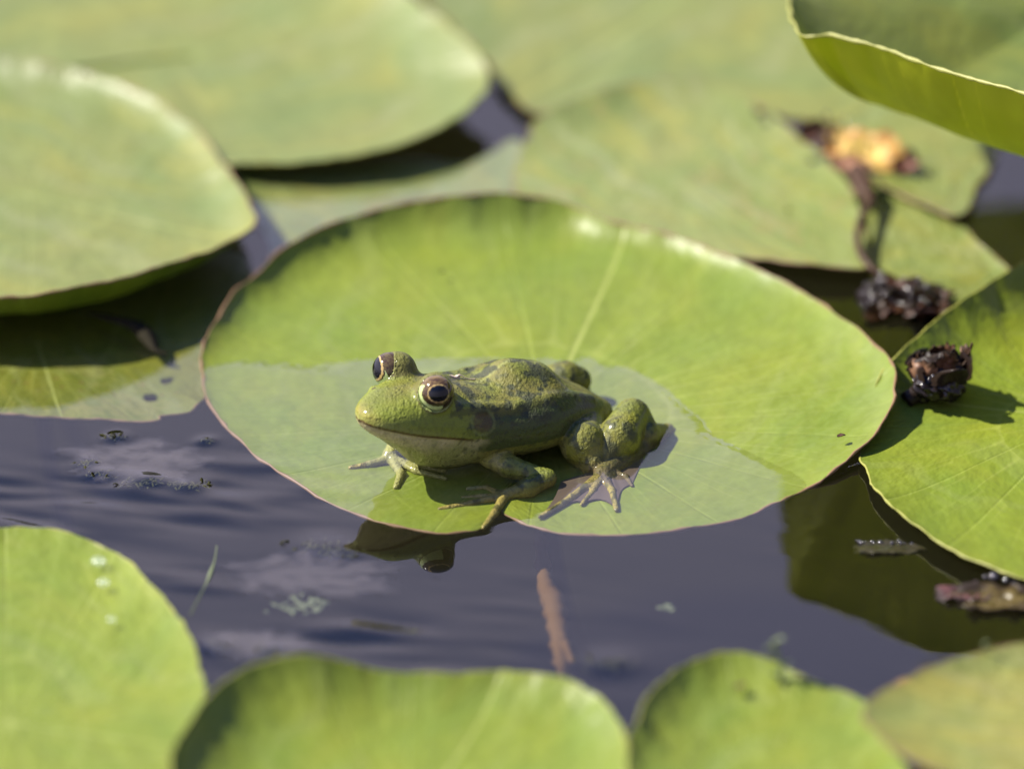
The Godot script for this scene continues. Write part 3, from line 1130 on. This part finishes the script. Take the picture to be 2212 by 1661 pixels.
# ---------------------------------------------------------------- small things
func afloat() -> void:
	# tufts of waterweed that break the surface, each in a small swelling of the water
	var where := [
		[250, 944, 2.2, "single dark tuft of waterweed nearest the tip of the sunken left pad"],
		[192, 1000, 2.6, "flat dark tuft of waterweed left of the row of tufts"],
		[213, 1026, 3.0, "olive tuft of waterweed at the left end of the row"],
		[300, 1044, 4.2, "waterweed tuft with a wet shine in the middle of the row"],
		[330, 1040, 2.4, "small waterweed tuft just right of the shiny one"],
		[395, 1050, 4.0, "broad olive tuft of waterweed near the right end of the row"],
		[430, 1047, 3.2, "olive tuft of waterweed at the right end of the row"],
		[444, 952, 1.6, "tiny dark tuft of waterweed close to the rim of the frog's pad"],
		[700, 1178, 7.0, "wide waterweed tuft left of the frog's reflection"],
		[735, 1196, 5.0, "waterweed tuft touching the frog's reflection"],
		[650, 1296, 7.0, "pale green feathery waterweed tuft under water below the frog's reflection"],
		[462, 1395, 4.0, "dark waterweed tuft beside the lower left pad"],
		[580, 1408, 3.2, "dark waterweed tuft behind the curled bottom pad"],
		[1318, 1432, 6.0, "dark waterweed tuft right of the sunken orange stalk"],
		[1443, 1302, 1.2, "tiny pale floating seed in the open water"],
	]
	var n := 0
	for w in where:
		n += 1
		var at := spot(w[0], w[1], 0)
		var pale: bool = w[3].begins_with("pale") or w[3].begins_with("tiny pale")
		var o := part("waterweed_tuft", weed(100 + n, w[2], -0.3 if not pale else -1.6), M.algae if not pale else M.pale_weed, self, at)
		tag(o, w[3], "waterweed", "waterweed tufts in the open water")
		if not pale:
			dimples.append(Vector3(at.x, clampf(w[2] * 1.3, 2.5, 7.0) * MM, at.z))


func weed(s: int, size: float, low: float) -> ArrayMesh:
	var r := RandomNumberGenerator.new()
	r.seed = s
	var st := SurfaceTool.new()
	for i in int(10 + size * 5):
		var a := Vector3(r.randfn() * size * 0.55, low + r.randf_range(-0.4, 0.5), r.randfn() * size * 0.35)
		var d := Vector3(r.randfn(), r.randf_range(-0.2, 0.5), r.randfn()).normalized() * r.randf_range(0.8, 2.2)
		var path := [a * MM, (a + d * 0.5 + Vector3(0, 0.2, 0)) * MM, (a + d) * MM]
		st.append_from(tube(path, [0.0003, 0.00045, 0.0001], 5, false, 0.5), 0, Transform3D.IDENTITY)
	return st.commit()


func drop(called: String, at: Vector3, r: float, parent: Node) -> void:
	var s := SphereMesh.new()
	s.radius = r
	s.height = r * 1.7
	s.radial_segments = 20
	s.rings = 10
	part(called, s, M.drop, parent, at)


func withered(parent: Node3D, n: int, s: int, r0: float, size: float, up: float, mats: Array) -> void:
	# a ring of shrivelled petals
	var r := RandomNumberGenerator.new()
	r.seed = s
	for i in n:
		var a := TAU * (i + r.randf_range(-0.25, 0.25)) / n
		var d := Vector3(cos(a), 0, sin(a))
		var b := d * r0
		var k := r.randf_range(0.7, 1.2) * size
		var bend := r.randf_range(-0.5, 0.6)
		var path := catmull([b, b + d * k * 0.25 + Vector3.UP * up * k * 0.5, b + d * k * (0.3 + 0.3 * bend) + Vector3.UP * up * k * 0.95, b + d * k * (0.2 + bend) + Vector3.UP * up * k * r.randf_range(0.9, 1.25)], 5, false)
		var radii := []
		for q in path.size():
			radii.append(size * 0.44 * (0.5 + sin(PI * (0.15 + 0.8 * q / (path.size() - 1.0)))) * r.randf_range(0.8, 1.15))
		part("petal", tube(path, radii, 8, false, 0.16), mats[i % mats.size()], parent)


func scrap(seed_at: int, long: float, wide: float, rise: float, inner: Color, outer: Color, thick := 0.0006) -> ArrayMesh:
	# a crumpled rag of dead leaf: ragged outline, buckled, thin; long and wide are half lengths
	var r := noise(seed_at, 0.9, 3)
	var f := noise(seed_at + 1, 140.0, 3)
	var v := PackedVector3Array()
	var col := PackedColorArray()
	var ix := PackedInt32Array()
	var rings := 14
	var seg := 56
	for i in rings + 1:
		for j in seg:
			var t := float(i) / rings
			var a := TAU * j / seg
			var reach := t * (1.0 + 0.45 * r.get_noise_2d(cos(a) * 1.6, sin(a) * 1.6) + 0.16 * r.get_noise_2d(cos(a) * 7.0, sin(a) * 7.0))
			var p := Vector3(cos(a) * long * reach, 0, sin(a) * wide * reach)
			p.y = rise * (f.get_noise_2d(p.x, p.z) * 0.9 + 0.7 * pow(absf(p.z) / wide, 2.0) + 0.25 * f.get_noise_2d(p.x * 3.0, p.z * 3.0 + 9.0))
			v.append(p)
			var k := clampf(pow(t, 3.0) * 1.1 + 0.9 * f.get_noise_2d(p.x + 7.0, p.z), 0.0, 1.0)
			var c := inner.lerp(outer, k)
			if t > 0.97:
				c.a = outer.a
			col.append(c)
	for i in rings:
		for j in seg:
			var a := i * seg + j
			var b := i * seg + (j + 1) % seg
			ix.append_array([a, a + seg, b, b, a + seg, b + seg])
	var n := smooth_normals(v, ix)
	if n[0].y < 0.0:
		for i in n.size():
			n[i] = -n[i]
		for i in range(0, ix.size(), 3):
			var q := ix[i]
			ix[i] = ix[i + 1]
			ix[i + 1] = q
	var count := v.size()
	var tri := ix.size()
	for k in count:
		v.append(v[k] - n[k] * thick)
		n.append(-n[k])
		col.append(col[k])
	for i in range(0, tri, 3):
		ix.append_array([count + ix[i], count + ix[i + 2], count + ix[i + 1]])
	for j in seg:
		var a := rings * seg + j
		var b := rings * seg + (j + 1) % seg
		ix.append_array([a, a + count, b, b, a + count, b + count])
	return surface(null, v, n, ix, PackedVector2Array(), col)


func details() -> void:
	# the dry seed head on the right pad
	var o := thing("seed_head", "dry brown water lily seed head lying on the bright right pad", "seed head", spot(2032, 850, 3.0))
	part("calyx", blob(201, Vector3(7.6, 6.6, 7.0) * MM, 0.4, 0.14, 20), M.dark, o, Vector3(0, 5.6, 0) * MM)
	withered(o, 5, 5, 0.0052, 0.0085, 0.85, [M.bark, M.dark])
	for ch in o.get_children():
		if ch.name.begins_with("petal"):
			ch.position.y = 0.0032
	for k in 9:
		var a := TAU * (k + rng.randf_range(-0.3, 0.3)) / 9.0
		var out := Vector3(cos(a), 0, sin(a))
		var up2 := (Vector3.UP + out * rng.randf_range(-0.35, 0.7)).normalized()
		var flap := part("petal", scrap(330 + k, rng.randf_range(4.0, 6.5) * MM, rng.randf_range(2.4, 3.6) * MM, 1.6 * MM, Color(0.10, 0.046, 0.022) if k % 3 else Color(0.20, 0.10, 0.05), Color(0.035, 0.017, 0.010)), M.tinted, o, out * rng.randf_range(3.5, 6.2) * MM + Vector3.UP * rng.randf_range(6.0, 9.5) * MM)
		flap.basis = Basis(up2, -out, up2.cross(-out)).orthonormalized()
	part("stalk", tube(catmull([Vector3(-2, 3, 1) * MM, Vector3(-6.5, 1.6, 3.5) * MM, Vector3(-9.5, 0.6, 5.5) * MM], 6, false), [0.0028, 0.0026, 0.0024], 10), M.dark, o)
	for d in [[-5.6, 6.0, 6.6, 0.9], [-2.4, 8.6, 7.4, 0.7], [-3.0, 3.2, 7.6, 0.7], [-7.4, 6.2, 4.6, 0.6]]:
		drop("water_drop", Vector3(d[0], d[1], d[2]) * MM, d[3] * MM, o)

	for q in [[-3.4, 4.6, 4.6, 4.4], [1.8, 4.2, 5.4, 3.8], [-5.0, 2.6, 3.4, 3.4]]:
		part("wet_base", blob(int(q[3] * 10), Vector3(q[3], q[3] * 0.9, q[3]) * MM, 0.45, 0.14, 20), M.wet_dark, o, Vector3(q[0], q[1], q[2]) * MM)

	# sodden remains behind the frog's pad
	o = thing("sodden_flower", "sodden dark brown flower with wet glints in the water behind the frog's pad", "dead flower", spot(1968, 668, 0.0))
	var black := Color(0.012, 0.007, 0.005)
	var umber := Color(0.048, 0.022, 0.012)
	for q in [[301, 11.7, 7.2, 3.0, 0, 0.6, -3, 0.5], [302, 8.6, 4.0, 3.5, -4, 2.6, -6, -0.5], [303, 7.8, 4.0, 3.5, 5, 2.6, -1, -0.9], [304, 6.2, 3.6, 3.0, 4, 1.4, 6, 0.3], [305, 7.0, 3.2, 2.5, -8, 1.0, 4, 0.9]]:
		var pe := part("petal", scrap(q[0], q[1] * MM, q[2] * MM, q[3] * MM, black if q[0] % 2 else umber, umber if q[0] % 2 else black), M.wet, o, Vector3(q[4], q[5], q[6]) * MM)
		pe.rotation.y = q[7]
	for d in [[-8.0, 7.2, -8.0, 1.0], [2.5, 7.6, -3.0, 0.9], [4.6, 6.8, -0.4, 1.0], [3.0, 5.0, 4.5, 0.9]]:
		drop("water_drop", Vector3(d[0], d[1], d[2]) * MM, d[3] * MM, o)

	for q in [[-7.5, 0.6, -6.0, 5.4], [3.5, 0.8, -2.0, 6.0]]:
		part("petal", blob(int(q[3] * 10) + 3, Vector3(q[3] * 1.2, q[3] * 0.8, q[3]) * MM, 0.55, 0.13, 24), M.wet_dark, o, Vector3(q[0], q[1], q[2]) * MM)

	# withered yellow scrap under the high pad, its stalk
	o = thing("withered_leaf", "curled yellow and orange scrap of a withered leaf under the high pad", "withered leaf", spot(1868, 350, 3.0))
	var sheet := part("blade", scrap(311, 14 * MM, 6.5 * MM, 1.7 * MM, Color(0.44, 0.31, 0.085), Color(0.36, 0.17, 0.06)), M.tinted, o, Vector3(-1, 3.5, -1) * MM)
	sheet.rotation = Vector3(0.5, -0.42, -0.12)
	sheet = part("tip", scrap(312, 4.2 * MM, 3.0 * MM, 3.0 * MM, Color(0.10, 0.045, 0.03), Color(0.035, 0.02, 0.015)), M.wet, o, Vector3(-14.5, 7.5, -5) * MM)
	sheet.rotation = Vector3(0.9, 0.6, 0.3)
	sheet = part("tip", scrap(313, 5.0 * MM, 2.6 * MM, 3.0 * MM, Color(0.16, 0.07, 0.05), Color(0.06, 0.03, 0.025)), M.wet, o, Vector3(12, 1.6, 5.5) * MM)
	sheet.rotation = Vector3(0.6, 0.7, 0.2)
	sheet = part("tip", scrap(314, 6.0 * MM, 2.4 * MM, 2.0 * MM, Color(0.30, 0.15, 0.09), Color(0.12, 0.06, 0.04)), M.tinted, o, Vector3(-4, 1.2, 5) * MM)
	sheet.rotation = Vector3(0.5, -0.4, 0)
	drop("water_drop", Vector3(-11, 13, -4) * MM, 0.8 * MM, o)
	drop("water_drop", Vector3(-5, 12, -4) * MM, 0.7 * MM, o)
	var path := []
	for p in [[1852, 372, 6], [1868, 410, 6], [1880, 436, 5], [1862, 470, 6], [1853, 510, 6], [1860, 548, 5], [1890, 585, 3], [1930, 602, 1]]:
		path.append(spot(p[0], p[1], p[2]))
	var base: Vector3 = path[7]
	for i in path.size():
		path[i] -= base
	path = catmull(path, 6, false)
	var radii := []
	for i in path.size():
		radii.append(0.0030 if i < 8 else lerpf(0.0022, 0.0011, minf(1.0, (i - 8) / 8.0)))
	o = part("withered_stalk", tube(path, radii, 8), M.bark_dark, self, base)
	tag(o, "thin brown bent stalk hanging from the withered yellow scrap", "stalk")

	# dark twig over the sunken left pad
	path = []
	base = spot(345, 762, 0)
	for p in [[190, 678, 2], [250, 690, 3], [300, 708, 3], [322, 735, 2], [335, 756, 1], [360, 764, 0.5]]:
		path.append(spot(p[0], p[1], p[2]) - base)
	o = part("twig", tube(catmull(path, 6, false), [0.0006, 0.0008, 0.001, 0.0011, 0.0013, 0.0015, 0.0016, 0.0018, 0.002, 0.0022, 0.0024, 0.0026, 0.0026, 0.0028, 0.0028, 0.0028, 0.0027, 0.0026, 0.0024, 0.0022, 0.002, 0.0018, 0.0016, 0.0014, 0.0012, 0.0011, 0.001, 0.0009, 0.0008, 0.0006, 0.0004], 8, false, 0.4), M.twig, self, base)
	tag(o, "dark bent twig lying across the sunken left pad", "twig")

	# sunken orange stalk in the open water
	base = spot(1200, 1380, -12)
	o = thing("sunken_stalk", "orange brown stalk under the water in the middle of the open water", "stalk", base)
	for q in [["stalk", [[1188, 1284, -9], [1197, 1310, -10], [1201, 1340, -11], [1208, 1380, -12], [1212, 1420, -14], [1222, 1460, -18], [1240, 1520, -28]], 0.0028], ["fibre", [[1203, 1340, -11], [1214, 1375, -11], [1228, 1410, -12], [1236, 1432, -13]], 0.0012], ["fibre", [[1184, 1290, -9], [1176, 1250, -16], [1170, 1190, -34], [1168, 1150, -60]], 0.0022]]:
		path = []
		for p in q[1]:
			path.append(spot(p[0], p[1], p[2]) - base)
		path = catmull(path, 6, false)
		radii = []
		for k in path.size():
			radii.append(q[2] * (1.0 + 0.22 * sin(k * 2.3) + 0.15 * sin(k * 5.1)) * (1.0 - 0.4 * k / path.size()))
		part(q[0], tube(path, radii, 9), M.stem, o)

	# floating strand
	base = spot(440, 1265, 0)
	path = []
	for p in [[468, 1178, 0.2], [462, 1215, 0.3], [446, 1258, 0.4], [428, 1292, 0.3], [410, 1328, 0.2]]:
		path.append(spot(p[0], p[1], p[2]) - base)
	o = part("grass_strand", tube(catmull(path, 6, false), [0.00012, 0.00012, 0.00012, 0.00014, 0.00014, 0.00016, 0.0002, 0.0003, 0.0004, 0.0005, 0.0004, 0.0003, 0.0002, 0.00015, 0.0001], 6, false, 0.3), M.pale_weed, self, base)
	tag(o, "thin pale strand of grass floating between the lower left pad and the open water", "grass strand")

	# dusty film on the still water at the left, below the frog
	for q in [[300, 1000, 20, 15, "widest dusty film floating on the water at the left around the row of tufts"], [660, 1240, 24, 15, "dusty film floating left of the frog's reflection"], [560, 1392, 16, 9, "small dusty film behind the curled bottom pad"]]:
		var fm := part("surface_film", scrap(int(q[0]), q[2] * MM, q[3] * MM, 0.05 * MM, Color(0.30, 0.27, 0.29, 1.0), Color(0.24, 0.22, 0.26, 0.0), 0.00005), M.dust, self, spot(q[0], q[1], 0.45))
		tag(fm, q[4], "film", "dusty films on the water")
	# crumbs on the pads
	for q in [[1818, 940, 5.2, 1.1, "dark sliver near the right rim of the frog's pad"], [1600, 1480, 9.0, 1.5, "larger brown crumb on the near pad with brown specks"], [1483, 1503, 7.5, 1.1, "smaller brown crumb on the near pad with brown specks"], [955, 586, 4.6, 0.5, "tiny dark crumb on the dry back of the frog's pad"], [1452, 1574, 5.0, 1.0, "reddish crumb on the left half of the near pad with brown specks"]]:
		var cr := part("crumb", scrap(400 + int(q[0]), q[3] * MM, q[3] * 0.55 * MM, 0.5 * MM, Color(0.09, 0.045, 0.03), Color(0.05, 0.025, 0.02), 0.0003), M.tinted, self, spot(q[0], q[1], q[2]))
		cr.rotation.y = 0.5
		tag(cr, q[4], "debris", "brown crumbs on the pads")

	# scum with bubbles by the right pad
	o = thing("algae_scum", "brown floating scum with bubbles beside the right pad", "scum", spot(2150, 1300, 0))
	part("mat", scrap(321, 14 * MM, 7.5 * MM, 1.8 * MM, Color(0.075, 0.055, 0.016), Color(0.028, 0.02, 0.014)), M.wet, o, Vector3(3, 0.4, 0) * MM)
	part("mat", scrap(322, 7 * MM, 4.5 * MM, 1.5 * MM, Color(0.10, 0.045, 0.04), Color(0.04, 0.03, 0.025)), M.wet, o, Vector3(-8, 0.5, -3) * MM)
	for d in [[0.5, 1.6, -11.5, 1.7], [3.6, 1.2, -10.2, 1.1], [5.6, 1.2, -9.0, 0.9], [-1.8, 1.0, -12.5, 0.8], [7.0, 1.0, -7.8, 0.7]]:
		drop("bubble", Vector3(d[0], d[1], d[2]) * MM, d[3] * MM, o)
	o = thing("algae_scum", "small dark patch of scum with tiny bubbles left of the right pad", "scum", spot(1915, 1185, 0))
	part("mat", scrap(323, 8.5 * MM, 3.6 * MM, 0.7 * MM, Color(0.022, 0.020, 0.008), Color(0.035, 0.03, 0.015)), M.wet, o, Vector3(0, 0.05, 0) * MM)
	for i in 14:
		drop("bubble", Vector3(rng.randf_range(-8.5, 8.5), 0.3, -3.2 + rng.randf_range(-1.0, 1.0)) * MM, rng.randf_range(0.25, 0.6) * MM, o)

	# water left on the near pad
	for q in [[212, 1212, 10.5, 2.0, "largest shining water drop by the rim of the lower left pad"], [222, 1258, 9.5, 1.7, "second shining water drop below the largest one on the lower left pad"], [240, 1338, 8.0, 1.2, "smallest faint water drop on the lower left pad"]]:
		var sp := SphereMesh.new()
		sp.radius = q[3] * MM
		sp.height = q[3] * MM * 1.1
		var dr := part("water_drop", sp, M.film, self, spot(q[0], q[1], q[2]))
		tag(dr, q[4], "water drop", "water drops on the lower left pad")

	# sprigs on the near pads
	sprig("pale green sprig of weed standing on the near pad with brown specks", spot(1692, 1486, 6.5), [[0, 0, 0], [-0.6, 3, 0], [-0.4, 6, -0.5], [-2, 10, -0.5], [-2.6, 13, 0]], 0.0012)
	sprig("tiny pale sprig at the back rim of the tan corner pad", spot(2130, 1440, 9), [[0, 0, 0], [0.3, 3, 0], [-0.8, 6.5, 0]], 0.0006)
	# a scrap that lies in the water by the yellowish pad
	o = part("drowned_leaf", tube(catmull([Vector3(-7, -1, 4) * MM, Vector3(-1, -0.4, 0) * MM, Vector3(5, -0.8, -7) * MM], 6, false), [0.002, 0.003, 0.004, 0.0045, 0.0045, 0.004, 0.003], 10, false, 0.25), M.rust, self, spot(1995, 1470, 0))
	tag(o, "rusty brown drowned leaf behind the tan corner pad", "dead leaf")


func sprig(label: String, at: Vector3, pts: Array, r: float) -> void:
	var o := thing("sprig", label, "sprig", at)
	var path := []
	for p in pts:
		path.append(Vector3(p[0], p[1], p[2]) * MM)
	part("stem", tube(catmull(path, 4, false), [r, r, r * 0.8, r * 0.7, r * 0.6, r * 0.5], 7), M.pale_weed, o)
	for i in pts.size() - 1:
		var b: Vector3 = path[i + 1]
		var sd := 1.0 if i % 2 else -1.0
		part("leaflet", tube([b, b + Vector3(sd * 1.0, 0.8, 0.4) * MM * r / 0.0007, b + Vector3(sd * 1.6, 1.0, 0.9) * MM * r / 0.0007], [r * 0.5, r * 0.9, r * 0.2], 6, false, 0.4), M.pale_weed, o)
